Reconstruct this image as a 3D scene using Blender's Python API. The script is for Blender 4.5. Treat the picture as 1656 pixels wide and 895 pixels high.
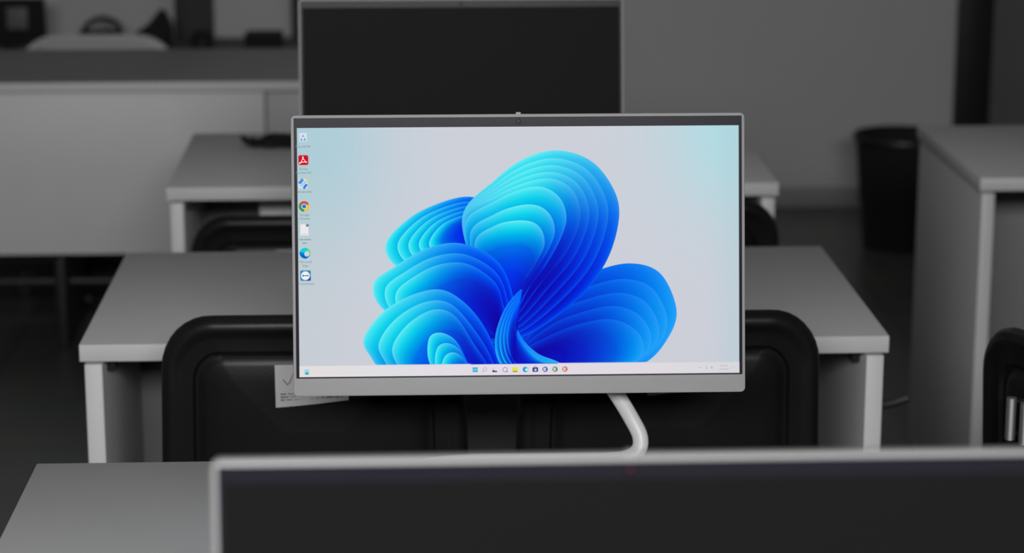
import bpy, bmesh, math, random
from mathutils import Vector, Matrix

random.seed(7)
for o in list(bpy.data.objects):
    bpy.data.objects.remove(o, do_unlink=True)
scene = bpy.context.scene
C = scene.collection
R = math.radians

# ------------------------------------------------------------ camera
cam_data = bpy.data.cameras.new('camera')
cam_data.sensor_width = 36.0
cam_data.lens = 3800.0 * 36.0 / 1656.0
cam_data.clip_start = 0.05
cam = bpy.data.objects.new('camera', cam_data)
C.objects.link(cam)
YAW, PITCH = 0.0424, 0.2386
cam.location = (0.4709, -2.1974, 1.6636)
cam.rotation_euler = (math.pi / 2 - PITCH, 0.0, -YAW)
cam_data.dof.use_dof = True
cam_data.dof.focus_distance = 2.80
cam_data.dof.aperture_fstop = 4.6
scene.camera = cam

# ------------------------------------------------------------ light
world = bpy.data.worlds.new('world')
scene.world = world
world.use_nodes = True
world.node_tree.nodes['Background'].inputs[0].default_value = (0.5, 0.5, 0.5, 1)
world.node_tree.nodes['Background'].inputs[1].default_value = 0.05
scene.view_settings.view_transform = 'Standard'
scene.view_settings.look = 'None'
scene.view_settings.exposure = 0.0
scene.view_settings.gamma = 1.0
scene.view_settings.use_curve_mapping = False


def area(name, loc, rot, sx, sy, power, spread=180):
    d = bpy.data.lights.new(name, 'AREA')
    d.shape = 'RECTANGLE'; d.size = sx; d.size_y = sy; d.energy = power
    d.spread = R(spread)
    o = bpy.data.objects.new(name, d); C.objects.link(o)
    o.location = loc; o.rotation_euler = rot
    return o


# daylight through the window behind the camera, a ceiling panel, and a light added for wall glow
area('window_daylight', (0.30, -3.9, 2.55), (R(68), 0, R(0)), 2.4, 0.5, 46, 90)
area('overhead_area_light', (0.75, 4.75, 2.93), (R(18), 0, 0), 0.9, 0.5, 6.0)  # added light that brightens the middle of the back wall
area('overhead_area_light', (0.4, 1.2, 2.93), (0, 0, 0), 1.2, 0.6, 1.2)

# ------------------------------------------------------------ materials


def srgb(v):
    v = v / 255.0
    return v / 12.92 if v <= 0.04045 else ((v + 0.055) / 1.055) ** 2.4


def mat(name, col, rough=0.5, metal=0.0, noise=0.0, nscale=40.0, bump=0.0, bscale=300.0, spec=0.5, coat=0.0):
    m = bpy.data.materials.new(name)
    m.use_nodes = True
    nt = m.node_tree; b = nt.nodes['Principled BSDF']
    if not isinstance(col, tuple): col = (col, col, col)
    b.inputs['Base Color'].default_value = (*col, 1)
    b.inputs['Roughness'].default_value = rough
    b.inputs['Metallic'].default_value = metal
    b.inputs['Specular IOR Level'].default_value = spec
    b.inputs['Coat Weight'].default_value = coat
    tc = nt.nodes.new('ShaderNodeTexCoord')
    if noise:
        n = nt.nodes.new('ShaderNodeTexNoise'); n.inputs['Scale'].default_value = nscale
        n.inputs['Detail'].default_value = 4
        nt.links.new(tc.outputs['Object'], n.inputs['Vector'])
        r = nt.nodes.new('ShaderNodeMix'); r.data_type = 'RGBA'
        r.inputs['A'].default_value = (*[c * (1 - noise) for c in col], 1)
        r.inputs['B'].default_value = (*[min(1, c * (1 + noise)) for c in col], 1)
        nt.links.new(n.outputs['Fac'], r.inputs['Factor'])
        nt.links.new(r.outputs['Result'], b.inputs['Base Color'])
    if bump:
        n = nt.nodes.new('ShaderNodeTexNoise'); n.inputs['Scale'].default_value = bscale
        nt.links.new(tc.outputs['Object'], n.inputs['Vector'])
        bp = nt.nodes.new('ShaderNodeBump'); bp.inputs['Strength'].default_value = bump
        bp.inputs['Distance'].default_value = 0.001
        nt.links.new(n.outputs['Fac'], bp.inputs['Height'])
        nt.links.new(bp.outputs['Normal'], b.inputs['Normal'])
    return m


M = dict(
    laminate=mat('white_laminate', 0.58, 0.45, noise=0.04, nscale=9, bump=0.05),
    board=mat('grey_board', 0.22, 0.55, noise=0.05, nscale=9, bump=0.05),
    dark_top=mat('grey_laminate', 0.17, 0.5, noise=0.05, nscale=6, bump=0.05),
    wall=mat('wall_paint', 0.43, 0.85, noise=0.04, nscale=3, bump=0.1, bscale=120),
    recess=mat('shaded_laminate', 0.45, 0.5, noise=0.04, nscale=9),  # darker copy of the laminate, shade under the countertop put into its colour
    pure=mat('bright_white_board', 0.85, 0.5, noise=0.03, nscale=9),
    side_wall=mat('side_wall_paint', 0.7, 0.85, noise=0.04, nscale=3),
    ceil=mat('ceiling_paint', 0.8, 0.9, noise=0.02, nscale=3),
    black=mat('black_plastic', 0.010, 0.42, noise=0.2, nscale=20, bump=0.12, bscale=600),
    shell=mat('chair_plastic', 0.007, 0.42, noise=0.2, nscale=8, bump=0.15, bscale=500, spec=0.35),
    fabric=mat('black_fabric', 0.010, 0.9, noise=0.3, nscale=200, bump=0.5, bscale=900),
    silver=mat('silver_plastic', 0.33, 0.45, metal=0.0, noise=0.02, nscale=60),
    rim=mat('bright_rim', 0.58, 0.4, metal=0.0, noise=0.02, nscale=60),
    glass=mat('dark_screen_glass', (0.018, 0.017, 0.024), 0.25, noise=0.1, nscale=2, spec=0.05),
    off=mat('unlit_screen', 0.0110, 0.40, noise=0.05, nscale=2, spec=0.02),
    lens=mat('camera_lens', (0.012, 0.003, 0.005), 0.4, noise=0.2, nscale=50, spec=0.1),
    lens_highlight=mat('lens_glint', (0.12, 0.06, 0.068), 0.5, noise=0.1, nscale=50, spec=0.1),
    chrome=mat('chrome', 0.92, 0.45, metal=1.0, noise=0.02, nscale=50),
    steel=mat('dark_steel', 0.03, 0.4, metal=0.5, noise=0.1, nscale=30),
    paper=mat('paper', 0.52, 0.8, noise=0.04, nscale=60),
    ink=mat('grey_ink', 0.16, 0.8, noise=0.1, nscale=80),
    ink2=mat('dark_ink', 0.05, 0.8, noise=0.1, nscale=80),
    ink3=mat('faded_red_ink', (0.30, 0.17, 0.155), 0.8, noise=0.1, nscale=80),
    white=mat('white_plastic', 0.40, 0.5, noise=0.03, nscale=20),
    dark_paint=mat('dark_paint', 0.03, 0.6, noise=0.1, nscale=10),
    door=mat('door_leaf', 0.10, 0.6, noise=0.1, nscale=5),
    bag=mat('black_cloth', 0.004, 0.9, noise=0.3, nscale=60, bump=0.4, bscale=300),
    skirting=mat('skirting', 0.25, 0.6, noise=0.05, nscale=10),
)


def floor_material():
    m = bpy.data.materials.new('dark_floor_tiles'); m.use_nodes = True
    nt = m.node_tree; b = nt.nodes['Principled BSDF']
    tc = nt.nodes.new('ShaderNodeTexCoord')
    br = nt.nodes.new('ShaderNodeTexBrick')
    br.offset = 0.0; br.squash = 1.0
    br.inputs['Scale'].default_value = 1.0
    br.inputs['Brick Width'].default_value = 0.6; br.inputs['Row Height'].default_value = 0.6
    br.inputs['Mortar Size'].default_value = 0.004
    br.inputs['Color1'].default_value = (0.075, 0.075, 0.075, 1)
    br.inputs['Color2'].default_value = (0.090, 0.090, 0.090, 1)
    br.inputs['Mortar'].default_value = (0.035, 0.035, 0.035, 1)
    nt.links.new(tc.outputs['Object'], br.inputs['Vector'])
    n = nt.nodes.new('ShaderNodeTexNoise'); n.inputs['Scale'].default_value = 5; n.inputs['Detail'].default_value = 6
    nt.links.new(tc.outputs['Object'], n.inputs['Vector'])
    mx = nt.nodes.new('ShaderNodeMix'); mx.data_type = 'RGBA'; mx.blend_type = 'MULTIPLY'
    mx.inputs['Factor'].default_value = 0.5
    nt.links.new(br.outputs['Color'], mx.inputs['A']); nt.links.new(n.outputs['Color'], mx.inputs['B'])
    nt.links.new(mx.outputs['Result'], b.inputs['Base Color'])
    b.inputs['Roughness'].default_value = 0.33
    return m


M['floor'] = floor_material()


def display_material():
    m = bpy.data.materials.new('lit_display'); m.use_nodes = True
    nt = m.node_tree; nt.nodes.clear()
    out = nt.nodes.new('ShaderNodeOutputMaterial')
    em = nt.nodes.new('ShaderNodeEmission')
    at = nt.nodes.new('ShaderNodeAttribute'); at.attribute_name = 'Col'
    nt.links.new(at.outputs['Color'], em.inputs['Color'])
    em.inputs['Strength'].default_value = 1.0
    nt.links.new(em.outputs['Emission'], out.inputs['Surface'])
    return m


M['display'] = display_material()

# ------------------------------------------------------------ mesh helpers


def obj(name, bm, material, parent=None, smooth=True, angle=35):
    me = bpy.data.meshes.new(name)
    bmesh.ops.recalc_face_normals(bm, faces=bm.faces)
    bm.to_mesh(me); bm.free()
    me.materials.append(material)
    if smooth:
        me.shade_smooth(); me.set_sharp_from_angle(angle=R(angle))
    o = bpy.data.objects.new(name, me); C.objects.link(o)
    if parent is not None: o.parent = parent
    return o


def pieces(name, bm, material, parent=None, **k):
    """the same, one object for each connected piece"""
    left = set(bm.verts); out = []
    while left:
        st = [next(iter(left))]; comp = set(st)
        while st:
            for e in st.pop().link_edges:
                for v in e.verts:
                    if v not in comp: comp.add(v); st.append(v)
        left -= comp
        b = bmesh.new(); mp = {v: b.verts.new(v.co) for v in comp}
        for f in {f for v in comp for f in v.link_faces}: b.faces.new([mp[v] for v in f.verts])
        out.append(obj(name, b, material, parent, **k))
    bm.free()
    return out


def tag(o, label, cat, group=None):
    o['label'] = label; o['category'] = cat
    if group: o['group'] = group
    return o


def thing(name, label, cat, loc=(0, 0, 0), rz=0.0, group=None):
    o = bpy.data.objects.new(name, None); C.objects.link(o)
    o.location = loc; o.rotation_euler = (0, 0, rz)
    return tag(o, label, cat, group)


def struct(name, bm, m):
    o = obj(name, bm, m); o['kind'] = 'structure'; return o


def copy_tree(o, parent=None):
    c = o.copy(); C.objects.link(c)
    if parent is not None: c.parent = parent
    for ch in list(o.children): copy_tree(ch, c)
    return c


def place(root, loc, rz, label, group=None):
    c = copy_tree(root); c.location = loc; c.rotation_euler = (0, 0, rz)
    c['label'] = label
    if group: c['group'] = group
    return c


def box(bm, x0, x1, y0, y1, z0, z1, bev=0.0, seg=2, mtx=None):
    vs = [bm.verts.new((x, y, z)) for x in (x0, x1) for y in (y0, y1) for z in (z0, z1)]
    q = [(0, 1, 3, 2), (4, 6, 7, 5), (0, 4, 5, 1), (2, 3, 7, 6), (0, 2, 6, 4), (1, 5, 7, 3)]
    fs = [bm.faces.new([vs[i] for i in f]) for f in q]
    new = list(vs)
    if bev:
        es = list({e for f in fs for e in f.edges})
        r = bmesh.ops.bevel(bm, geom=es, offset=bev, segments=seg, affect='EDGES', profile=0.5)
        new = list({v for v in r['verts']} | {v for v in vs if v.is_valid})
    if mtx is not None:
        bmesh.ops.transform(bm, matrix=mtx, verts=[v for v in new if v.is_valid])
    return bm


def loft(bm, loops, close=True, cap0=True, cap1=True):
    rows = [[bm.verts.new(p) for p in lp] for lp in loops]
    n = len(rows[0])
    for a, b in zip(rows, rows[1:]):
        for i in range(n if close else n - 1):
            j = (i + 1) % n
            bm.faces.new((a[i], a[j], b[j], b[i]))
    if cap0: bm.faces.new(rows[0])
    if cap1: bm.faces.new(rows[-1])
    return bm


def lathe(bm, prof, n=32, c=(0, 0, 0), cap0=True, cap1=True):
    loops = [[(c[0] + r * math.cos(2 * math.pi * i / n), c[1] + r * math.sin(2 * math.pi * i / n), c[2] + z)
              for i in range(n)] for r, z in prof]
    return loft(bm, loops, True, cap0, cap1)


def catmull(pts, n=8, closed=False):
    P = [Vector(p) for p in pts]; out = []; m = len(P)
    for i in range(m if closed else m - 1):
        if closed:
            a, b, c, d = P[(i - 1) % m], P[i], P[(i + 1) % m], P[(i + 2) % m]
        else:
            a, b, c, d = P[max(i - 1, 0)], P[i], P[i + 1], P[min(i + 2, m - 1)]
        for k in range(n):
            t = k / n
            out.append(0.5 * ((2 * b) + (c - a) * t + (2 * a - 5 * b + 4 * c - d) * t * t + (3 * b - a - 3 * c + d) * t ** 3))
    if not closed: out.append(P[-1])
    return out


def tube(bm, path, r, n=12, flat=1.0, up=Vector((0, 0, 1)), closed=False):
    """sweep an ellipse (r across, r*flat along the reference normal) along a path"""
    P = [Vector(p) for p in path]; loops = []; m = len(P)
    t0 = None; nrm = None
    for i, p in enumerate(P):
        if closed: t = (P[(i + 1) % m] - P[(i - 1) % m]).normalized()
        else: t = (P[min(i + 1, m - 1)] - P[max(i - 1, 0)]).normalized()
        if nrm is None:
            u = up if abs(t.dot(up)) < 0.95 else Vector((1, 0, 0))
            nrm = (u - t * u.dot(t)).normalized()
        else:
            nrm = (nrm - t * nrm.dot(t)).normalized()
        s = t.cross(nrm)
        loops.append([p + s * (r * math.cos(2 * math.pi * k / n)) + nrm * (r * flat * math.sin(2 * math.pi * k / n)) for k in range(n)])
    if closed: loops.append(loops[0])
    return loft(bm, loops, True, not closed, not closed)


def rr(w, h, r, n=6, top=None):
    """rounded rectangle centred at 0 in 2D, anticlockwise; top = radius of the upper corners"""
    out = []
    rt = r if top is None else top
    for cx, cy, a0, q in ((w / 2, h / 2, 0, rt), (-w / 2, h / 2, 90, rt), (-w / 2, -h / 2, 180, r), (w / 2, -h / 2, 270, r)):
        ox = cx - math.copysign(q, cx); oy = cy - math.copysign(q, cy)
        for k in range(n + 1):
            a = R(a0 + 90 * k / n)
            out.append((ox + q * math.cos(a), oy + q * math.sin(a)))
    return out


# ------------------------------------------------------------ the room
def slab(x0, x1, y0, y1, z0, z1):
    return box(bmesh.new(), x0, x1, y0, y1, z0, z1)


XL, XR, YF, YB, ZC = -3.0, 4.6, -4.6, 5.6, 3.0
struct('floor', slab(XL, XR, YF, YB, -0.1, 0.0), M['floor'])
struct('ceiling', slab(XL, XR, YF, YB, ZC, ZC + 0.1), M['ceil'])
struct('wall_back', slab(XL - .1, 2.295, YB, YB + 0.12, 0, ZC), M['wall'])
struct('wall_back', slab(3.33, XR + .1, YB, YB + 0.12, 0, ZC), M['wall'])
struct('wall_back', slab(2.295, 3.33, YB, YB + 0.12, 2.15, ZC), M['wall'])
struct('wall_left', slab(XL - 0.1, XL, YF, YB, 0, ZC), M['side_wall'])
struct('wall_right', slab(XR, XR + 0.1, YF, YB, 0, ZC), M['side_wall'])
struct('wall_front', slab(XL - .1, XR + .1, YF - .12, YF, 0, ZC), M['side_wall'])
# door in the back wall: black frame, dark leaf
bm = bmesh.new()
box(bm, 2.295, 2.415, YB - 0.03, YB + 0.12, 0, 2.15, 0.004)
box(bm, 3.21, 3.33, YB - 0.03, YB + 0.12, 0, 2.15, 0.004)
box(bm, 2.415, 3.21, YB - 0.03, YB + 0.12, 2.05, 2.15, 0.004)
df = struct('door_1', bm, M['black'])
obj('door_leaf', box(bmesh.new(), 2.418, 3.207, YB + 0.03, YB + 0.075, 0.005, 2.047, 0.003), M['door'], df)
dh = bmesh.new(); tube(dh, [(2.50, YB + .03, 1.0), (2.50, YB - .02, 1.0), (2.60, YB - .02, 1.0)], 0.009)
obj('door_handle', dh, M['chrome'], df)
struct('baseboard_back', box(bmesh.new(), XL, 2.292, YB - 0.015, YB, 0, 0.07, 0.003), M['skirting'])
# dark pilasters on the back wall, at the left
struct('trim_1', box(bmesh.new(), -0.311, -0.185, YB - 0.05, YB, 0.07, ZC, 0.004), M['dark_paint'])
struct('trim_2', box(bmesh.new(), 0.070, 0.100, YB - 0.03, YB, 0.07, ZC, 0.003), M['dark_paint'])
# high window strip in the wall behind the camera
wf = bmesh.new()
for a in ((-1.1, 1.8, 2.14, 2.20), (-1.1, 1.8, 2.88, 2.94), (-1.1, -1.04, 2.20, 2.88), (1.74, 1.8, 2.20, 2.88), (0.32, 0.38, 2.20, 2.88)):
    box(wf, a[0], a[1], YF, YF + 0.05, a[2], a[3], 0.004)
wo = struct('window_1', wf, M['white'])
obj('pane', slab(-1.04, 0.32, YF + .01, YF + .02, 2.20, 2.88), M['glass'], wo)
obj('pane', slab(0.38, 1.74, YF + .01, YF + .02, 2.20, 2.88), M['glass'], wo)


# ------------------------------------------------------------ desks
W, D, TOP = 1.2, 0.6, 0.75
PITCHY = 1.1567


def make_desk(label, loc, group):
    t = thing('desk', label, 'desk', loc, 0, group)
    obj('desktop', box(bmesh.new(), 0, W, 0, D, TOP - 0.026, TOP, 0.0012), M['laminate'], t)
    for x0, x1 in ((0.006, 0.032), (W - 0.032, W - 0.006)):
        obj('side_panel', box(bmesh.new(), x0, x1, 0.006, D - 0.006, 0.012, TOP - 0.032, 0.0012), M['laminate'], t)
        b = bmesh.new(); s = 1 if x0 < 0.5 else -1; xi = x1 if s > 0 else x0
        box(b, min(xi, xi + s * .014), max(xi, xi + s * .014), 0.055, 0.085, TOP - .056, TOP - .026, .002)
        box(b, min(xi, xi + s * .014), max(xi, xi + s * .014), 0.50, 0.53, TOP - .056, TOP - .026, .002)
        pieces('bracket', b, M['black'], t)
        b = bmesh.new()
        for yy in (0.05, 0.55): lathe(b, [(0.014, 0), (0.014, 0.012)], 16, ((x0 + x1) / 2, yy, 0))
        pieces('foot_pad', b, M['black'], t)
    # slim spacers that carry the top over the side panels
    b = bmesh.new()
    for xc in (0.019, W - 0.019):
        for yy in (0.07, 0.51): box(b, xc - .01, xc + .01, yy - .01, yy + .01, TOP - .032, TOP - .026)
    pieces('spacer', b, M['black'], t)
    obj('modesty_panel', box(bmesh.new(), 0.032, W - 0.032, 0.47, 0.488, 0.25, TOP - 0.026, 0.001), M['board'], t)
    return t


ROW = 'white laminate computer desks in rows'
desk_1 = make_desk('white desk carrying the lit computer, nearest desk at the bottom left', (0, 0, 0), ROW)
desk_2 = place(desk_1, (-0.0238, PITCHY, 0), 0, 'white desk directly behind the lit computer, with two black chairs pushed up to it')
desk_3 = place(desk_1, (-0.012, 2 * PITCHY, 0), 0, 'white desk third in the middle row, with the cable bundle on its top')
desk_4 = place(desk_1, (1.595, 2.340, 0), 0, 'white desk at the right edge, across the aisle')

# pale box under the third desk
b = bmesh.new(); box(b, 0.150, 0.52, 2.575, 2.76, 0.40, 0.715, 0.004)
st = tag(obj('storage_box', b, M['pure']), 'pale storage box tucked under the top of the third desk', 'box')
b = bmesh.new()
for x in (0.19, 0.475):
    for y in (2.605, 2.71): box(b, x - .012, x + .012, y - .012, y + .012, 0, 0.40, .001)
pieces('stand_leg', b, M['steel'], st)

# ------------------------------------------------------------ all-in-one computers
MW, MH, TILT = 0.541, 0.335, 0.194


def make_computer(label, loc, tilt, rz=0.0, group='computers on the desks', dx=0):
    """root on the desk; panel group tilts back about its own face; face top centre sits at local (0, -.03, .44)"""
    t = thing('desktop_computer', label, 'computer', loc, rz, group)
    top = Vector((0, -0.030, 0.4408))
    mtx = Matrix.Translation(top) @ Matrix.Rotation(-tilt, 4, 'X')
    # panel coords: x right, y away from viewer, z up (0 at the top edge, -MH at the bottom)

    def put(name, bm, m, parent=t, **k):
        bmesh.ops.transform(bm, matrix=mtx, verts=bm.verts)
        return obj(name, bm, m, parent, **k)
    # housing
    bm = bmesh.new(); loops = []
    for ins, y in ((0.0012, 0.0), (0.0003, 0.0006), (0, 0.0015), (0, 0.009), (0.003, 0.0125), (0.02, 0.015)):
        loops.append([(x, y, z - MH / 2) for x, z in rr(MW - 2 * ins, MH - 2 * ins, 0.0055, 6)])
    loft(bm, loops)
    put('housing', bm, M['silver'])
    # electronics bulge on the back
    bm = bmesh.new(); loops = []
    for ins, y in ((0, 0.013), (0.004, 0.030), (0.016, 0.036)):
        loops.append([(x, y, z - MH / 2 - 0.03) for x, z in rr(0.40 - 2 * ins, 0.22 - 2 * ins, 0.02, 6)])
    loft(bm, loops)
    put('rear_cover', bm, M['silver'])
    # black bezel glass, leaving the rim and the chin
    bm = bmesh.new()
    box(bm, -MW / 2 + 0.0036, MW / 2 - 0.0036, -0.0009, 0.001, -MH + 0.0215, -0.0036, 0.0003, 1)
    bz = put('bezel', bm, M['glass'])
    # webcam
    bm = bmesh.new()
    loft(bm, [[(0.0035 * math.cos(a) , y, -0.0090 + 0.0035 * math.sin(a)) for a in [2 * math.pi * k / 24 for k in range(24)]] for y in (-0.0008, -0.0016)])
    wc = put('webcam', bm, M['lens'])
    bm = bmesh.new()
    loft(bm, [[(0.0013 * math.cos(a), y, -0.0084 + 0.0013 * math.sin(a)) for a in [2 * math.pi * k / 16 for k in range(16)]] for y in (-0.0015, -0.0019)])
    put('lens_highlight', bm, M['lens_highlight'], wc)  # small red reflection on the lens, painted as a disc
    bm = bmesh.new(); box(bm, -0.003, 0.003, 0.001, 0.007, -0.001, 0.0022, 0.0006, 1)
    put('webcam_shutter', bm, M['silver'])
    # stand: one bent rod, from the back of the panel down to the right, then a loop on the desk
    pts = [(-0.03, 0.055, 0.30), (0.0, 0.050, 0.262), (0.05, 0.022, 0.190), (0.095, 0.002, 0.126), (0.124, -0.007, 0.083), (0.141, -0.013, 0.055),
           (0.151, -0.020, 0.035), (0.150, -0.026, 0.020), (0.138, -0.029, 0.0105), (0.115, -0.030, 0.0072),
           (0.06, -0.030, 0.0068), (-0.02, -0.030, 0.0068), (-0.062, -0.031, 0.0068), (-0.105, -0.042, 0.0068), (-0.150, -0.072, 0.0068),
           (-0.165, -0.13, 0.0068), (-0.15, -0.16, 0.0068), (-0.115, -0.176, 0.0068), (0, -0.178, 0.0068), (0.09, -0.178, 0.0068),
           (0.13, -0.165, 0.0068), (0.14, -0.13, 0.0068)]
    bm = bmesh.new(); tube(bm, catmull(pts, 8), 0.0100, 14, 0.66, up=Vector((0, 1, 0)))
    for v in bm.verts: v.co.z = max(v.co.z, 0.0006)
    obj('stand', bm, M['rim'], t, angle=60)
    bm = bmesh.new(); box(bm, -0.05, 0.03, 0.034, 0.052, 0.22, 0.31, 0.004)
    obj('stand_mount', bm, M['silver'], t)
    return t, bz, mtx, put


SW, SH, SOFF = 0.5262, 0.2965, 0.0152      # lit display


def add_dark_screen(bz, put):
    bm = bmesh.new()
    box(bm, -SW / 2, SW / 2, -0.0014, -0.0007, -SOFF - SH, -SOFF, 0.0002, 1)
    put('screen', bm, M['off'])


lit, bz, mtx, put = make_computer('slim silver all-in-one computer with its screen lit, in focus on the nearest desk',
                                  (0.5957, 0.5931, TOP), TILT, -0.0055)

# ---- the lit screen. Layout units: u 0..713 to the right, w 0..405 downwards (one unit is 0.74 mm)


def S(u, w, k=0.0):
    return ((u / 713 - 0.5) * SW, -0.0012 - k * 0.00003, -SOFF - w / 405 * SH)


def L(c): return (srgb(c[0]), srgb(c[1]), srgb(c[2]))


def lerp(a, b, t): return tuple(x + (y - x) * t for x, y in zip(a, b))


class Paint:
    """flat coloured polygons that become one emissive mesh"""

    def __init__(s): s.v = []; s.f = []; s.c = []

    def grid(s, pts, cols):
        b = len(s.v); nr, nc = len(pts), len(pts[0])
        for r, cr in zip(pts, cols):
            s.v += r; s.c += cr
        for i in range(nr - 1):
            for j in range(nc - 1):
                a = b + i * nc + j
                s.f.append((a, a + nc, a + nc + 1, a + 1))

    def poly(s, uw, col, k):
        b = len(s.v)
        s.v += [S(u, w, k) for u, w in uw]; s.c += [L(col)] * len(uw)
        s.f.append(tuple(range(b, b + len(uw))))

    def disc(s, cu, cw, r, col, k, a0=0, a1=360, r0=0.0, n=28):
        pts = [(cu + r * math.cos(R(a0 + (a1 - a0) * i / n)), cw - r * math.sin(R(a0 + (a1 - a0) * i / n))) for i in range(n + 1)]
        if r0 > 0:
            inn = [(cu + r0 * math.cos(R(a0 + (a1 - a0) * i / n)), cw - r0 * math.sin(R(a0 + (a1 - a0) * i / n))) for i in range(n + 1)]
            for i in range(n): s.poly([pts[i], pts[i + 1], inn[i + 1], inn[i]], col, k)
        elif abs(a1 - a0) >= 360: s.poly(pts[:-1], col, k)
        else: s.poly(pts + [(cu, cw)], col, k)

    def rect(s, u0, w0, u1, w1, col, k, r=0.0):
        if r <= 0: s.poly([(u0, w0), (u1, w0), (u1, w1), (u0, w1)], col, k)
        else: s.poly([((u0 + u1) / 2 + x, (w0 + w1) / 2 - z) for x, z in rr(u1 - u0, w1 - w0, r, 4)], col, k)

    def line(s, a, b_, wd, col, k):
        a, b_ = Vector(a), Vector(b_); d = (b_ - a).normalized(); n = Vector((-d.y, d.x)) * wd / 2
        s.poly([tuple(a + n), tuple(b_ + n), tuple(b_ - n), tuple(a - n)], col, k)

    def build(s, name, parent):
        me = bpy.data.meshes.new(name)
        me.from_pydata([tuple(mtx @ Vector(p)) for p in s.v], [], s.f)
        at = me.color_attributes.new('Col', 'FLOAT_COLOR', 'POINT')
        for i, c in enumerate(s.c): at.data[i].color = (*c, 1)
        me.materials.append(M['display']); me.update()
        o = bpy.data.objects.new(name, me); C.objects.link(o); o.parent = parent
        return o


def backdrop(u, w):
    x, y = u / 713, w / 405
    base = lerp((206, 208, 217), (204, 206, 216), y)
    edge = (150, 205, 220)
    edge2 = (172, 222, 230)
    g = math.exp(-((x - 1.02) ** 2 / 0.035 + (y + 0.02) ** 2 / 0.16))
    g2 = math.exp(-((x + 0.02) ** 2 / 0.040 + (y - 0.05) ** 2 / 0.20))
    g3 = math.exp(-((x - 1.0) ** 2 / 0.0022)) * 0.45
    g4 = math.exp(-(x ** 2 / 0.010)) * 0.40
    c = lerp(base, edge2, min(1, 0.95 * g)); c = lerp(c, edge, min(1, 0.80 * g2))
    c = lerp(c, (176, 206, 214), min(1, g3)); c = lerp(c, (192, 204, 206), min(1, g4))
    return L(c)


scr = Paint()
rows = [[(u, w) for u in [713 * i / 72 for i in range(73)]] for w in [405 * j / 40 for j in range(41)]]
scr.grid([[S(*p) for p in r] for r in rows], [[backdrop(*p) for p in r] for r in rows])
screen = scr.build('screen', lit)
screen['label'] = 'lit display with pale blue-grey background'

# ---- wallpaper: a plain abstract bunch of nested blue folds
CY0, CY1, BL1, BL2, NAVY = (110, 238, 244), (0, 210, 234), (0, 118, 255), (0, 52, 250), (18, 8, 165)


def ramp(t, stops):
    for (a, ca), (b, cb) in zip(stops, stops[1:]):
        if t <= b: return lerp(ca, cb, (t - a) / max(1e-6, b - a))
    return stops[-1][1]


def fold(P, outer, inner, focus, n, k0, warm=0.0, clip=386, dark=0.0, blue=0.0):
    """n nested petals between two closed outlines, each shaded from a bright rim inwards"""
    A = catmull([(*p, 0) for p in outer], 10, True); B = catmull([(*p, 0) for p in inner], 10, True)
    ts = [0, .012, .03, .07, .14, .24, .36, .5, .66, .82, 1]
    for q in range(n):
        f = (q / max(1, n - 1)) ** 0.92
        loop = [a.lerp(b, f) for a, b in zip(A, B)]
        fx = Vector((*focus, 0))
        pts, cols = [], []
        for t in ts:
            pr, cr = [], []
            for i, p in enumerate(loop):
                v = p.lerp(fx, t)
                lit_ = 0.5 + 0.5 * math.cos(2 * math.pi * i / len(loop) - warm)       # which side of the petal catches the light
                bright = lerp(BL1, CY0, lit_); mid = lerp(BL2, CY1, lit_); deep = lerp(NAVY, BL2, lit_ * 0.8)
                c = ramp(t, [(0, bright), (0.025, lerp(bright, mid, .4)), (0.09, mid), (0.26, lerp(mid, deep, .65)), (0.55, deep), (1, lerp(deep, NAVY, .5))])
                if blue: c = lerp(c, lerp(BL1, NAVY, min(1, t * 1.6)), blue)
                c = lerp(c, NAVY, dark * (0.5 + 0.5 * f) * (1 - lit_))
                w = min(v.y, clip)
                pr.append(S(v.x, w, k0 + q)); cr.append(L(c))
            pr.append(pr[0]); cr.append(cr[0]); pts.append(pr); cols.append(cr)
        P.grid(pts, cols)


def U(*pts): return [(x - 483, y - 205) for x, y in pts]


wp = Paint()
wp.poly(U((800, 420), (850, 430), (905, 470), (960, 450), (965, 500), (940, 560), (900, 592), (760, 592), (730, 540)), (10, 40, 190), 0.6)
# right lobe
fold(wp, U((880, 480), (955, 444), (1018, 429), (1068, 446), (1094, 505), (1080, 552), (1040, 594), (960, 620), (860, 605), (835, 560)),
     U((890, 545), (935, 528), (985, 520), (1022, 534), (1040, 560), (1030, 588), (970, 612), (890, 604), (850, 590), (845, 570)),
     U((850, 590))[0], 5, 1, warm=2.9, dark=0.45, blue=0.62)
# back left lobe
fold(wp, U((800, 330), (756, 318), (706, 330), (660, 354), (624, 394), (640, 430), (700, 446), (780, 430), (830, 390), (830, 350)),
     U((785, 350), (766, 346), (738, 352), (712, 366), (694, 392), (704, 410), (726, 416), (760, 404), (786, 386), (792, 366)),
     U((778, 372))[0], 5, 8, warm=2.6)
# big upper lobe, its folds bunched along the right
fold(wp, U((748, 350), (800, 292), (850, 256), (905, 244), (960, 264), (996, 315), (1000, 365), (978, 430), (930, 490), (850, 545), (800, 540), (770, 450)),
     U((752, 352), (800, 318), (850, 296), (892, 290), (924, 306), (938, 338), (934, 372), (912, 416), (876, 458), (830, 520), (800, 536), (768, 446)),
     U((810, 525))[0], 5, 14, warm=1.0, dark=0.45)
fold(wp, U((752, 362), (800, 326), (846, 306), (880, 304), (906, 322), (916, 352), (908, 384), (884, 428), (856, 466), (826, 522), (800, 536), (768, 450)),
     U((768, 392), (800, 366), (832, 358), (860, 360), (876, 374), (880, 398), (868, 424), (850, 448), (836, 476), (818, 526), (800, 536), (780, 460)),
     U((808, 528))[0], 3, 20, warm=1.1, dark=0.3)
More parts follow.
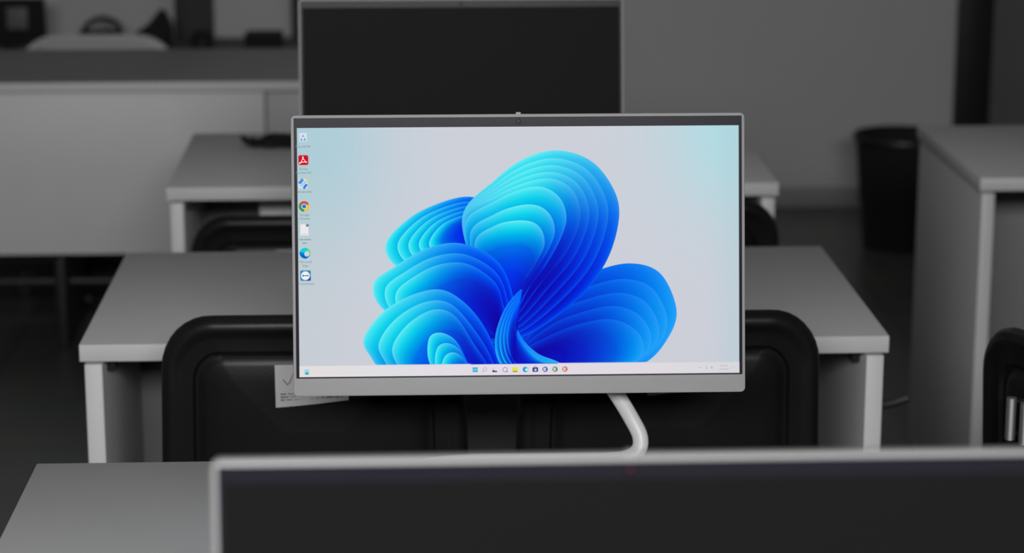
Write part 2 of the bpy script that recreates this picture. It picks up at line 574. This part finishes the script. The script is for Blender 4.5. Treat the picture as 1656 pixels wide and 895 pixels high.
# middle left lobes
fold(wp, U((800, 420), (745, 394), (690, 402), (640, 430), (604, 458), (618, 500), (690, 540), (770, 560), (830, 540), (826, 470)),
     U((798, 456), (756, 428), (712, 428), (672, 446), (640, 474), (650, 510), (700, 540), (770, 554), (816, 540), (812, 490)),
     U((800, 545))[0], 3, 24, warm=2.5, dark=0.2)
# lower left lobe
fold(wp, U((768, 510), (722, 472), (676, 474), (622, 502), (588, 545), (596, 575), (640, 625), (740, 650), (810, 630), (800, 570)),
     U((766, 560), (734, 512), (700, 502), (660, 524), (634, 560), (640, 590), (670, 630), (740, 650), (796, 634), (788, 596)),
     U((785, 650))[0], 3, 28, warm=2.2, dark=0.3)
fold(wp, U((760, 600), (738, 556), (714, 540), (694, 546), (690, 575), (698, 600), (720, 640), (748, 650), (782, 640), (778, 616)),
     U((762, 610), (748, 582), (732, 572), (718, 578), (712, 598), (718, 612), (730, 640), (748, 646), (776, 640), (774, 622)),
     U((772, 650))[0], 3, 32, warm=2.2, dark=0.3)
# sweep that gathers the lobes at the bottom
fold(wp, U((842, 470), (816, 500), (800, 545), (804, 585), (830, 615), (880, 628), (930, 622), (905, 592), (868, 575), (842, 548), (832, 515), (838, 490)),
     U((840, 486), (824, 516), (818, 550), (826, 582), (850, 606), (884, 616), (915, 612), (896, 596), (866, 582), (842, 556), (832, 530), (834, 506)),
     U((830, 590))[0], 4, 36, warm=2.6)
wpo = wp.build('wallpaper', screen); wpo['label'] = 'abstract folded blue swirl picture'

# ---- taskbar and icons
tb = Paint()
tb.grid([[S(u, w, 42) for u in (0, 120, 360, 600, 713)] for w in (387, 396, 405)],
        [[L(c) for c in ((228, 222, 222), (224, 223, 226), (228, 218, 232), (222, 218, 222), (214, 216, 220))]] * 3)
tbo = tb.build('taskbar', screen)
K = 44


def icon(name, fn, parent, label=None):
    p = Paint(); fn(p); o = p.build(name, parent)
    if label: o['label'] = label


def text(s, u, w, size, col, parent):
    """one line of lettering centred on u, baseline at w"""
    cu = bpy.data.curves.new('lettering', 'FONT'); cu.body = s; cu.size = 1; cu.align_x = 'CENTER'
    to = bpy.data.objects.new('lettering', cu); C.objects.link(to)
    dg = bpy.context.evaluated_depsgraph_get(); dg.update()
    me = bpy.data.meshes.new_from_object(to.evaluated_get(dg))
    bpy.data.objects.remove(to, do_unlink=True)
    for v in me.vertices:
        v.co = mtx @ Vector(S(u + v.co.x * size, w - v.co.y * size, K + 1))
    at = me.color_attributes.new('Col', 'FLOAT_COLOR', 'POINT')
    for i in range(len(me.vertices)): at.data[i].color = (*L(col), 1)
    me.materials.clear(); me.materials.append(M['display'])
    o = bpy.data.objects.new('caption', me); C.objects.link(o); o.parent = parent


GREY = (120, 138, 144)


def bin_icon(p):
    p.rect(4, 8, 16, 22, (216, 224, 245), K, 1.5)
    p.poly([(5.5, 20.5), (9.4, 20.5), (7.4, 15)], (90, 170, 200), K + 1)
    p.poly([(10.4, 20.5), (14.5, 20.5), (12.6, 15)], (90, 170, 200), K + 1)
    p.poly([(7.4, 14.4), (12.4, 14.4), (10, 10.5)], (140, 160, 200), K + 1)


def pdf_icon(p):
    p.rect(2, 44, 18, 60, (205, 20, 40), K, 2.5)
    c = Vector((9.8, 53.0))
    for a, l in ((95, 7), (215, 8), (-25, 6.5)):
        d = Vector((math.cos(R(a)), -math.sin(R(a))))
        p.line(c, c + d * l, 2.0, (255, 225, 215), K + 1)
    p.disc(9.8, 53, 2.4, (205, 20, 40), K + 2); p.disc(9.8, 53, 2.9, (255, 225, 215), K + 3, 0, 360, 1.9)


def ribbon_icon(p):
    p.rect(2, 83, 16, 98, (222, 228, 236), K, 2)
    p.line((3, 90), (9, 83), 5, (90, 140, 220), K + 1)
    p.line((5, 95), (14, 86), 3.2, (130, 215, 245), K + 2)
    p.line((10, 98), (15, 91), 4, (70, 120, 200), K + 1)
    p.poly([(11, 82), (18, 82), (17, 87)], (232, 200, 120), K + 1)


def ball_icon(p):
    u, w = 10.5, 127
    p.disc(u, w, 8.6, (205, 75, 60), K, 25, 150, 3.6); p.disc(u, w, 8.6, (60, 150, 75), K, 150, 270, 3.6)
    p.disc(u, w, 8.6, (236, 196, 60), K, 270, 385, 3.6)
    p.disc(u, w, 4.4, (238, 240, 240), K + 1); p.disc(u, w, 3.4, (45, 120, 215), K + 2)


def page_icon(p):
    p.poly([(4, 156), (13, 156), (17, 160), (17, 174), (4, 174)], (236, 234, 234), K)
    p.poly([(13, 156), (17, 160), (13, 160)], (120, 132, 140), K + 1)
    p.disc(16, 157.5, 1.9, (110, 125, 135), K + 2)
    p.line((6, 172), (15, 172), .8, (190, 190, 192), K + 1)


def wave_icon(p):
    u, w = 11, 203
    p.disc(u, w, 8.8, (0, 130, 215), K); p.disc(u, w, 8.8, (20, 205, 215), K + 1, 20, 165)
    p.disc(u + 1, w - 1, 7.8, (110, 215, 110), K + 2, -30, 60); p.disc(u + 3.2, w + 1.2, 4.2, (205, 215, 222), K + 3)
    p.disc(u + 1, w + 2.5, 6.3, (15, 90, 190), K + 4, 180, 300, 3.2)


def remote_icon(p):
    p.rect(3, 231, 20, 248, (60, 140, 185), K, 2)
    p.poly([(20, 240), (20, 247.5), (12, 248)], (35, 80, 165), K + 1)
    p.poly([(14, 231.2), (19.8, 231.4), (20, 238)], (30, 150, 150), K + 1)
    p.disc(11.4, 239.6, 7.0, (236, 244, 252), K + 2)
    p.line((6.8, 239.6), (16, 239.6), 1.6, (110, 120, 150), K + 3)
    p.poly([(5.6, 239.6), (8.4, 237.4), (8.4, 241.8)], (95, 110, 150), K + 3)
    p.poly([(17.2, 239.6), (14.4, 237.4), (14.4, 241.8)], (200, 120, 135), K + 3)


for fn, lab in ((bin_icon, 'recycling bin icon'), (pdf_icon, 'red icon with white three-armed mark'), (ribbon_icon, 'blue diagonal ribbon icon'),
                (ball_icon, 'red, green and yellow ring icon with blue centre'), (page_icon, 'white page icon with folded corner'),
                (wave_icon, 'round blue and green wave icon'), (remote_icon, 'blue square icon with white disc and arrows')):
    icon('desktop_icon', fn, screen, lab)
text('Recycle Bin', 10, 31.5, 5.2, GREY, screen)
text('Adobe', 10, 68, 5.2, GREY, screen)
text('Acrobat DC', 10.5, 74, 5.2, GREY, screen)
text('Google', 11, 142.5, 5.2, GREY, screen); text('Chrome', 11, 148.5, 5.2, GREY, screen)
text('Microsoft', 12, 219, 5.2, GREY, screen); text('Edge', 11.5, 225, 5.2, GREY, screen)
text('TeamViewer', 13, 254.5, 5.0, GREY, screen)


# captions too blurred to read
for u0, u1, w in ((0.5, 6, 103.5), (7, 14, 103.8), (15, 23, 103.5), (2, 9, 181), (10, 21, 181), (7, 14, 186.5)):
    icon('caption', lambda p: p.rect(u0, w - 1, u1, w + 1, (150, 165, 170), K), screen)


def widget_icon(p):
    p.rect(8, 392, 16, 401, (160, 215, 235), K, 1); p.rect(9.5, 397, 14.5, 401, (70, 160, 185), K + 1, .5); p.disc(20, 397, 2.2, (238, 222, 190), K)


def start_icon(p):
    for a in (0, 4.3):
        for b_ in (0, 4.3): p.rect(279.5 + a, 391.5 + b_, 283.4 + a, 395.4 + b_, (40, 185, 215), K, .4)


def search_icon(p):
    p.disc(299.5, 395, 3.2, (170, 160, 175), K, 0, 360, 2.4); p.line((297.3, 397.5), (295.3, 400), .9, (170, 160, 175), K)


def tasks_icon(p):
    p.rect(311, 392, 315.5, 396.5, (215, 212, 222), K, .5); p.rect(311.5, 396.5, 314.5, 400, (70, 60, 75), K, .4); p.rect(314.5, 397.5, 319, 400, (90, 80, 95), K, .4)


def chat_icon(p):
    p.disc(332, 396, 4.1, (130, 122, 160), K, 0, 360, 3.2); p.poly([(333, 399), (336.5, 400.5), (335.5, 397)], (130, 122, 160), K)


def folder_icon(p):
    p.rect(343.5, 392, 353, 400, (222, 226, 90), K, .8); p.rect(344.5, 398, 352, 400.2, (165, 160, 70), K + 1, .4)


def task_wave_icon(p):
    p.disc(365, 396, 4.6, (20, 170, 215), K); p.disc(366.2, 395.2, 3.9, (150, 225, 190), K + 1, -40, 80); p.disc(366.6, 396.6, 2.0, (228, 228, 238), K + 2)


def store_icon(p):
    p.rect(376.5, 392.8, 385.5, 400, (45, 65, 120), K, .7); p.rect(379.5, 395, 383, 398.4, (190, 210, 235), K + 1, .2)
    p.disc(381, 393, 2.2, (45, 65, 120), K, 0, 180, 1.4)


def letter_icon(u, col, kind):
    def f(p):
        p.disc(u, 396, 4.4, col, K)
        p.rect(u - 2.6, 393.6, u + 1.2, 398.4, (235, 235, 240), K + 1, .4)
        p.rect(u - 1.6, 395.2, u + .4, 396.8, col, K + 2, .2)
    return f


for fn, lab in ((widget_icon, None), (start_icon, 'four blue squares icon'), (search_icon, None), (tasks_icon, None), (chat_icon, None), (folder_icon, 'yellow folder icon'),
                (task_wave_icon, 'blue green wave icon'), (store_icon, 'dark blue bag icon'), (letter_icon(397, (80, 100, 165), 0), 'blue icon'),
                (letter_icon(413, (75, 145, 85), 0), 'green icon'), (letter_icon(429, (205, 105, 70), 0), 'orange icon')):
    icon('taskbar_icon', fn, screen, lab)


def tray(p):
    g = (178, 174, 180)
    p.line((647, 396.5), (648.7, 394.8), .7, g, K); p.line((648.7, 394.8), (650.4, 396.5), .7, g, K)
    p.disc(659.5, 396, 2.3, g, K, 45, 135, 1.4); p.disc(659.5, 397, 1.0, g, K)
    p.rect(667, 394.5, 669, 397.5, g, K, .2)
    for u0, u1, w in ((681, 686, 393.4), (687, 694, 393.4), (680, 684, 398.6), (684.8, 689, 398.6), (689.8, 696, 398.6)):
        p.rect(u0, w - .7, u1, w + .7, (190, 190, 194), K)
    p.disc(703, 396, 1.6, (200, 200, 206), K, 0, 360, .9)


icon('tray_icon', tray, screen)

# ---- the two computers whose screens are dark
far, bz2, mtx2, put2 = make_computer('silver all-in-one computer with a dark screen, standing behind the lit one', (0.5520, 1.7350, TOP), 0.165, 0.0)
add_dark_screen(bz2, put2)
near, bz3, mtx3, put3 = make_computer('blurred all-in-one computer with a dark screen, closest to the viewer at the bottom', (0.6090, -0.7190, TOP), 0.10, 0.0)
add_dark_screen(bz3, put3)
# the desk that the nearest one stands on (below the frame)
desk_0 = place(desk_1, (0.0, -PITCHY + 0.012, 0), 0, 'white desk under the blurred dark computer, below the bottom edge')


# ------------------------------------------------------------ chairs
def make_chair(label, group=None, back_z=0.86, back_m='shell', seat_m='fabric', w_top=0.405, w_bot=0.435, rtop=0.075, arms=False, name='office_chair'):
    """local: back plane at y=0, the sitter faces +y, root on the floor. Seat height follows back_z."""
    t = thing(name, label, 'chair', (0, 0, 0), 0, group)
    hb = 0.43; zc = back_z - hb / 2; zs = back_z - 0.40
    tilt = R(5)

    def ring(d, y, arch=0.0):
        out = []
        for x, z in rr(w_bot - 2 * d, hb - 2 * d, max(0.05 - d, .012), 8, max(rtop - d * .7, 0.018)):
            f = 1 - (1 - w_top / w_bot) * (z + hb / 2) / hb
            yy = y + 0.028 * (1 - (2 * x / w_bot) ** 2) * -1 + 0.028          # slight curve round the sitter
            v = Vector((x * f, yy + z * math.tan(-tilt) , z + zc))
            out.append(v)
        return out
    prof = [(0.0, 0.006), (0.0, -0.006), (0.004, -0.014), (0.010, -0.018), (0.018, -0.0175), (0.024, -0.0135), (0.030, -0.0125),
            (0.046, -0.012), (0.050, -0.0055), (0.055, -0.005), (0.060, -0.010), (0.068, -0.0125), (0.09, -0.0135), (0.16, -0.015)]
    bm = bmesh.new()
    loft(bm, [ring(d, y) for d, y in prof], True, False, True)
    loft(bm, [ring(0.0, 0.006), ring(0.01, 0.010)], True, False, True)
    bmesh.ops.remove_doubles(bm, verts=bm.verts, dist=1e-5)
    back = obj('backrest', bm, M[back_m], t, angle=50)
    bm = bmesh.new()
    loft(bm, [ring(0.014, 0.0085), ring(0.012, 0.022), ring(0.02, 0.034), ring(0.05, 0.043), ring(0.12, 0.047)])
    obj('back_cushion', bm, M[seat_m], t, angle=50)
    # bracket from the back down to the seat
    bm = bmesh.new()
    pts = catmull([(0, 0.025, zc - 0.10), (0, 0.028, zc - 0.20), (0, 0.06, zs - 0.055), (0, 0.20, zs - 0.065)], 6)
    tube(bm, pts, 0.032, 12, 0.2, up=Vector((0, 1, 0)))
    obj('back_bracket', bm, M['steel'], t)
    # seat
    bm = bmesh.new(); loops = []
    for ins, z in ((0.03, -0.055), (0.004, -0.045), (0, -0.03), (0, -0.018), (0.012, -0.004), (0.05, 0.0)):
        loops.append([(x, y + 0.29, z + zs) for x, y in rr(0.46 - 2 * ins, 0.44 - 2 * ins, 0.08, 8)])
    loft(bm, loops)
    obj('seat', bm, M[seat_m], t, angle=50)
    bm = bmesh.new(); box(bm, -0.08, 0.08, 0.17, 0.37, zs - 0.085, zs - 0.052, 0.006)
    obj('seat_plate', bm, M['steel'], t)
    bm = bmesh.new(); tube(bm, [(0.07, 0.25, zs - .07), (0.2, 0.25, zs - .075)], 0.006); tube(bm, [(0.2, 0.25, zs - .075), (0.235, 0.25, zs - .08)], 0.010)
    pieces('height_lever', bm, M['black'], t)
    bm = bmesh.new(); lathe(bm, [(0.024, 0.07), (0.024, zs - 0.22), (0.014, zs - 0.22), (0.014, zs - 0.08)], 20, (0, 0.27, 0))
    obj('gas_column', bm, M['steel'], t)
    bm = bmesh.new(); lathe(bm, [(0.035, 0.062), (0.035, 0.10), (0.027, 0.11)], 20, (0, 0.27, 0))
    obj('hub', bm, M['black'], t)
    for k in range(5):
        a = R(90 + 72 * k); dx, dy = math.cos(a), math.sin(a)
        bm = bmesh.new()
        tube(bm, [(dx * .03, .27 + dy * .03, .085), (dx * .11, .27 + dy * .11, .078), (dx * .208, .27 + dy * .208, .066)], 0.018, 10, 0.6)
        lg = obj('base_arm', bm, M['black'], t)
        bm = bmesh.new(); ax = Vector((-dy, dx, 0))
        c = Vector((dx * .205, .27 + dy * .205, .0255))
        for s in (-1, 1):
            cc = c + ax * s * 0.013
            u = Vector((dx, dy, 0)); loops = []
            for off, rad in ((-0.008, .021), (-0.005, .025), (0.005, .025), (0.008, .021)):
                loops.append([cc + ax * off + u * (rad * math.cos(q)) + Vector((0, 0, rad * math.sin(q))) for q in [2 * math.pi * i / 18 for i in range(18)]])
            loft(bm, loops)
        box(bm, c.x - .006, c.x + .006, c.y - .006, c.y + .006, .03, .066)
        pieces('castor', bm, M['black'], lg)
    if arms:       # chrome posts on the rear of the backrest
        for xx in (-0.104, -0.076):
            bm = bmesh.new(); yb = 0.012 * (2 * xx / .435) ** 2 - 0.040
            tube(bm, [(xx, yb, back_z - .145), (xx, yb, back_z - .086)], 0.0068, 14)
            cp = obj('chrome_post', bm, M['chrome'], t); cp['label'] = 'short upright chrome post'
            for zz in (-.138, -.093):
                bm = bmesh.new(); tube(bm, [(xx, yb + .004, back_z + zz), (xx, .03, back_z + zz)], 0.004, 8)
                obj('standoff', bm, M['black'], cp)
    return t, ring


def add_paper(chair, ring_z, x0, x1, z0, z1, skew=0.0):
    """a printed sheet taped on the rear of the backrest: paper with a check-like mark and two rows of small print"""
    def y_at(x, z):
        zc = ring_z - 0.215
        return -0.0178 + 0.028 * (2 * x / 0.435) ** 2 + (z - zc) * math.tan(-R(5))
    def sheet(a0, a1, c0, c1, lift, th=0.0004):
        bm = bmesh.new(); n = 10; f = []; b = []
        for i in range(n + 1):
            x = a0 + (a1 - a0) * i / n
            cu = 0.0015 * math.sin(3 * (x - x0) / (x1 - x0))
            dz = skew * (x - x0) / (x1 - x0)
            for z, li in ((c0 + dz, f), (c1 + dz * .3, f)):
                li.append(bm.verts.new((x, y_at(x, z) - lift - cu, z)))
            for z, li in ((c0 + dz, b), (c1 + dz * .3, b)):
                li.append(bm.verts.new((x, y_at(x, z) - lift - cu + th, z)))
        for i in range(n):
            bm.faces.new((f[2 * i], f[2 * i + 2], f[2 * i + 3], f[2 * i + 1]))
            bm.faces.new((b[2 * i], b[2 * i + 1], b[2 * i + 3], b[2 * i + 2]))
            bm.faces.new((f[2 * i], b[2 * i], b[2 * i + 2], f[2 * i + 2]))
            bm.faces.new((f[2 * i + 1], f[2 * i + 3], b[2 * i + 3], b[2 * i + 1]))
        bm.faces.new((f[0], f[1], b[1], b[0])); bm.faces.new((f[-1], f[-2], b[-2], b[-1]))
        return bm
    p = obj('paper_sheet', sheet(x0, x1, z0, z1, 0.0008), M['paper'], chair)
    p['label'] = 'white printed sheet taped on the back'
    w = x1 - x0; h = z1 - z0
    # small print
    bm = bmesh.new(); random.seed(3)
    zrow = z0 + 0.15 * h
    for r_ in range(3):
        x = x0 + .07 * w
        while x < x1 - .10 * w:
            l = random.uniform(.004, .011)
            t_ = sheet(x, min(x + l, x1 - .08 * w), zrow + r_ * .0042, zrow + r_ * .0042 + .0028, 0.0014, .0003)
            me = bpy.data.meshes.new('tmp'); t_.to_mesh(me); t_.free(); bm.from_mesh(me); bpy.data.meshes.remove(me)
            x += l + .0022
    obj('small_print', bm, M['ink'], p)
    zm = z0 + 0.63 * h; xm = x0 + .11 * w
    def stroke(pts, m):
        bm = bmesh.new()
        tube(bm, [(a, y_at(a, c) - .0022, c) for a, c in pts], 0.0019, 8, .3)
        pieces('emblem', bm, m, p)
    stroke([(xm, zm + .002), (xm + .006, zm - .005), (xm + .010, zm)], M['ink2'])
    stroke([(xm + .009, zm - .001), (xm + .014, zm + .011), (xm + .018, zm + .003), (xm + .019, zm - .004)], M['ink3'])
    return p


G2 = 'black office chairs at the second desk'
ch, _ = make_chair('left black office chair at the second desk, sheet on its back beside the lit computer', G2, back_z=0.868)
ch.location = (0.332, 0.868, 0)
add_paper(ch, 0.868, -0.050, 0.048, 0.745, 0.806, 0.010)
ch2, _ = make_chair('black office chair behind the lit computer, right one at the second desk', G2, back_z=0.868)
ch2.location = (0.817, 0.868, 0)
add_paper(ch2, 0.868, -0.034, 0.066, 0.756, 0.817, 0.012)

G3 = 'black office chairs at the third desk'
ch3, _ = make_chair('black office chair at the third desk, left one, top showing beside the left bezel', G3, back_z=0.752)
ch3.location = (0.262, 2.045, 0)
add_paper(ch3, 0.752, -0.045, 0.055, 0.632, 0.692, 0.010)
ch4, _ = make_chair('black office chair at the third desk, right one, its corner just past the lit computer', G3, back_z=0.772)
ch4.location = (0.945, 2.045, 0)

ch5, _ = make_chair('black office chair with short chrome posts, cut off by the right edge', None, back_z=0.832, arms=True)
ch5.location = (1.366, 0.772, 0); ch5.rotation_euler = (0, 0, R(-60))

ch6, _ = make_chair('white office chair behind the long pale front counter', None, back_z=0.712, back_m='white', seat_m='white', w_top=0.49, w_bot=0.50, rtop=0.13)
ch6.location = (-0.466, 4.79, 0); ch6.rotation_euler = (0, 0, math.pi)

# ------------------------------------------------------------ front counter
t = thing('front_counter', 'long pale counter with a grey top at the left, below the dark wall posts', 'counter', (-0.6, 3.65, 0))
ox = 0.6


def cbox(name, x0, x1, y0, y1, z0, z1, m, bev=0.0015):
    return obj(name, box(bmesh.new(), x0 + ox, x1 + ox, y0, y1, z0, z1, bev), M[m], t)


cbox('countertop', -1.75, 0.42, 0.0, 0.58, 0.725, 0.75, 'dark_top')
cbox('edge_band', -1.75, 0.42, -0.003, 0.0, 0.725, 0.748, 'laminate', 0.0005)
cbox('front_panel', -1.72, 0.097, 0.018, 0.036, 0.305, 0.724, 'laminate')
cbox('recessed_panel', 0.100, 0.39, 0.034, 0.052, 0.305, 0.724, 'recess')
cbox('side_panel', -1.745, -1.72, 0.01, 0.57, 0.0, 0.724, 'laminate')
cbox('side_panel', 0.39, 0.415, 0.01, 0.57, 0.0, 0.724, 'laminate')
cbox('side_panel', -0.475, -0.45, 0.20, 0.56, 0.0, 0.724, 'steel')
bm = bmesh.new(); tube(bm, [(-1.72 + ox, 0.31, 0.165), (0.39 + ox, 0.31, 0.165)], 0.012)
obj('foot_rail', bm, M['steel'], t)

# ------------------------------------------------------------ low cabinet at the back wall and the things on it
t = thing('low_cabinet', 'dark low cabinet against the back wall behind the counter', 'cabinet', (-0.45, 5.10, 0))
ox = 0.45
CT = 0.60
cbox('cabinet_body', -1.2, 0.40, 0.02, 0.44, 0.0, CT - 0.02, 'dark_paint', .003)
cbox('cabinet_top', -1.21, 0.41, 0.0, 0.445, CT - 0.02, CT, 'dark_paint', .003)
for i in range(4):
    dr = cbox('cabinet_door', -1.19 + i * .395, -1.19 + i * .395 + .385, 0.0, 0.018, 0.06, CT - .03, 'dark_paint', .003)
    bm = bmesh.new(); xk = ox - 1.19 + i * .395 + (.35 if i % 2 == 0 else .035)
    tube(bm, [(xk, -.001, .40), (xk, -.02, .40), (xk, -.02, .50), (xk, -.001, .50)], .004)
    obj('door_handle', bm, M['steel'], dr)

# black cloth bag: slumped, one tall corner at the right
bm = bmesh.new(); loops = []
base = rr(0.17, 0.12, 0.045, 6)
for z, sx, sy, shx in ((0, .96, .96, 0), (.008, 1.0, 1.0, 0), (.03, .95, .92, .008), (.055, .72, .75, .026), (.085, .45, .55, .044), (.115, .24, .40, .056), (.13, .12, .2, .06)):
    loops.append([(x * sx + shx + .004 * math.sin(40 * x + 60 * z), y * sy, z) for x, y in base])
loft(bm, loops)
bag = obj('cloth_bag', bm, M['bag'], None, angle=70); bag.location = (-0.374, 5.24, CT)
tag(bag, 'black cloth bag slumped to a peak beside the wide dark wall post', 'bag')

# folded black bag with an arched handle
bm = bmesh.new(); loops = []
base = rr(0.17, 0.10, 0.04, 6)
for z, sx, sy in ((0, .96, .96), (.006, 1, 1), (.028, .96, .92), (.042, .84, .74), (.050, .6, .5)):
    loops.append([(x * sx, y * sy, z + .004 * math.sin(50 * x)) for x, y in base])
loft(bm, loops)
hb_ = obj('handbag', bm, M['bag'], None, angle=70); hb_.location = (-0.525, 5.36, CT)
tag(hb_, 'flat black handbag with an arched handle behind the white chair', 'bag')
bm = bmesh.new(); tube(bm, catmull([(-.06, 0, .034), (-.048, 0, .068), (0, 0, .090), (.048, 0, .074), (.06, 0, .034)], 6), .008, 10)
obj('handle', bm, M['bag'], hb_)

# small round black speaker
bm = bmesh.new(); lathe(bm, [(.026, 0), (.032, .006), (.034, .035), (.03, .058), (.018, .068)], 28)
sp = obj('round_speaker', bm, M['bag']); sp.location = (-0.195, 5.24, CT)
tag(sp, 'small round black speaker in front of the wide dark wall post', 'speaker')
bm = bmesh.new(); lathe(bm, [(.0345, .02), (.0352, .022), (.0352, .026), (.0345, .028)], 28, cap0=False, cap1=False)
obj('band', bm, M['steel'], sp)

# black box
bm = bmesh.new(); box(bm, -.058, .058, -.06, .06, 0, .055, .006, 3)
bx = obj('equipment_case', bm, M['bag']); bx.location = (0.0, 5.25, CT)
tag(bx, 'low black equipment case on the cabinet, left of the narrow dark post', 'case')
bm = bmesh.new(); box(bm, -.0585, .0585, -.0605, .0605, .048, .0555, .006, 3)
obj('lid', bm, M['bag'], bx)

# dark small monitor at the far left of the cabinet
t = thing('small_monitor', 'small black monitor at the far left, behind the counter', 'monitor', (-0.80, 5.25, CT), 0)
bm = bmesh.new(); box(bm, -.20, .115, -.012, .012, .020, .168, .004)
obj('housing', bm, M['bag'], t)
bm = bmesh.new(); box(bm, -.004, .060, -.014, -.0115, .072, .140, .001)
obj('screen', bm, M['door'], t)
bm = bmesh.new(); box(bm, -.02, .02, .0, .02, .008, .05, .003); box(bm, -.07, .07, -.04, .05, 0, .009, .003)
obj('stand', bm, M['black'], t)

# ------------------------------------------------------------ waste bin near the back wall, right
bm = bmesh.new()
lathe(bm, [(.108, 0), (.112, .004), (.122, .14), (.128, .152), (.142, .34), (.150, .345), (.150, .36), (.138, .36), (.130, .33), (.105, .012)], 40, cap1=True)
wb = obj('waste_bin', bm, M['bag']); wb.location = (1.998, 4.99, 0)
tag(wb, 'black tapered waste bin on the dark floor near the back wall', 'bin')
bm = bmesh.new(); lathe(bm, [(.1502, .338), (.153, .342), (.153, .358), (.1502, .362)], 40, cap0=False, cap1=False)
obj('rim', bm, M['black'], wb)

# ------------------------------------------------------------ cables
bm = bmesh.new(); pts = []
random.seed(11)
for i in range(40):
    a = i * 0.62
    pts.append((0.055 * math.cos(a) * (1 + .25 * math.sin(i * .7)) + i * .0012, 0.030 * math.sin(a) * (1 + .3 * math.cos(i * 1.1)), 0.005 + .012 * (0.5 + 0.5 * math.sin(i * 1.7))))
tube(bm, catmull(pts, 5), 0.0042, 8)
for v in bm.verts: v.co.z = max(v.co.z, 0)
cb = obj('cable_bundle', bm, M['bag']); cb.location = (0.150, 2.76, TOP)
tag(cb, 'black tangled cable bundle on the third desk, beside the dark screen', 'cable')
bm = bmesh.new(); box(bm, .02, .085, -.02, .012, 0.0, .024, .004, 2)
obj('power_adapter', bm, M['bag'], cb)

bm = bmesh.new()
tube(bm, catmull([(1.12, 1.79, 0.42), (1.18, 1.79, 0.45), (1.25, 1.79, .448), (1.31, 1.79, .452), (1.345, 1.79, .463)], 8), 0.0075, 10)
tube(bm, catmull([(1.12, 1.79, 0.42), (1.105, 1.79, 0.25), (1.12, 1.80, 0.10), (1.16, 1.82, .012), (1.25, 1.84, .006)], 8), 0.005, 10)
cc = obj('power_cable', bm, M['black'])
tag(cc, 'black cable end sticking out past the right leg of the second desk', 'cable')
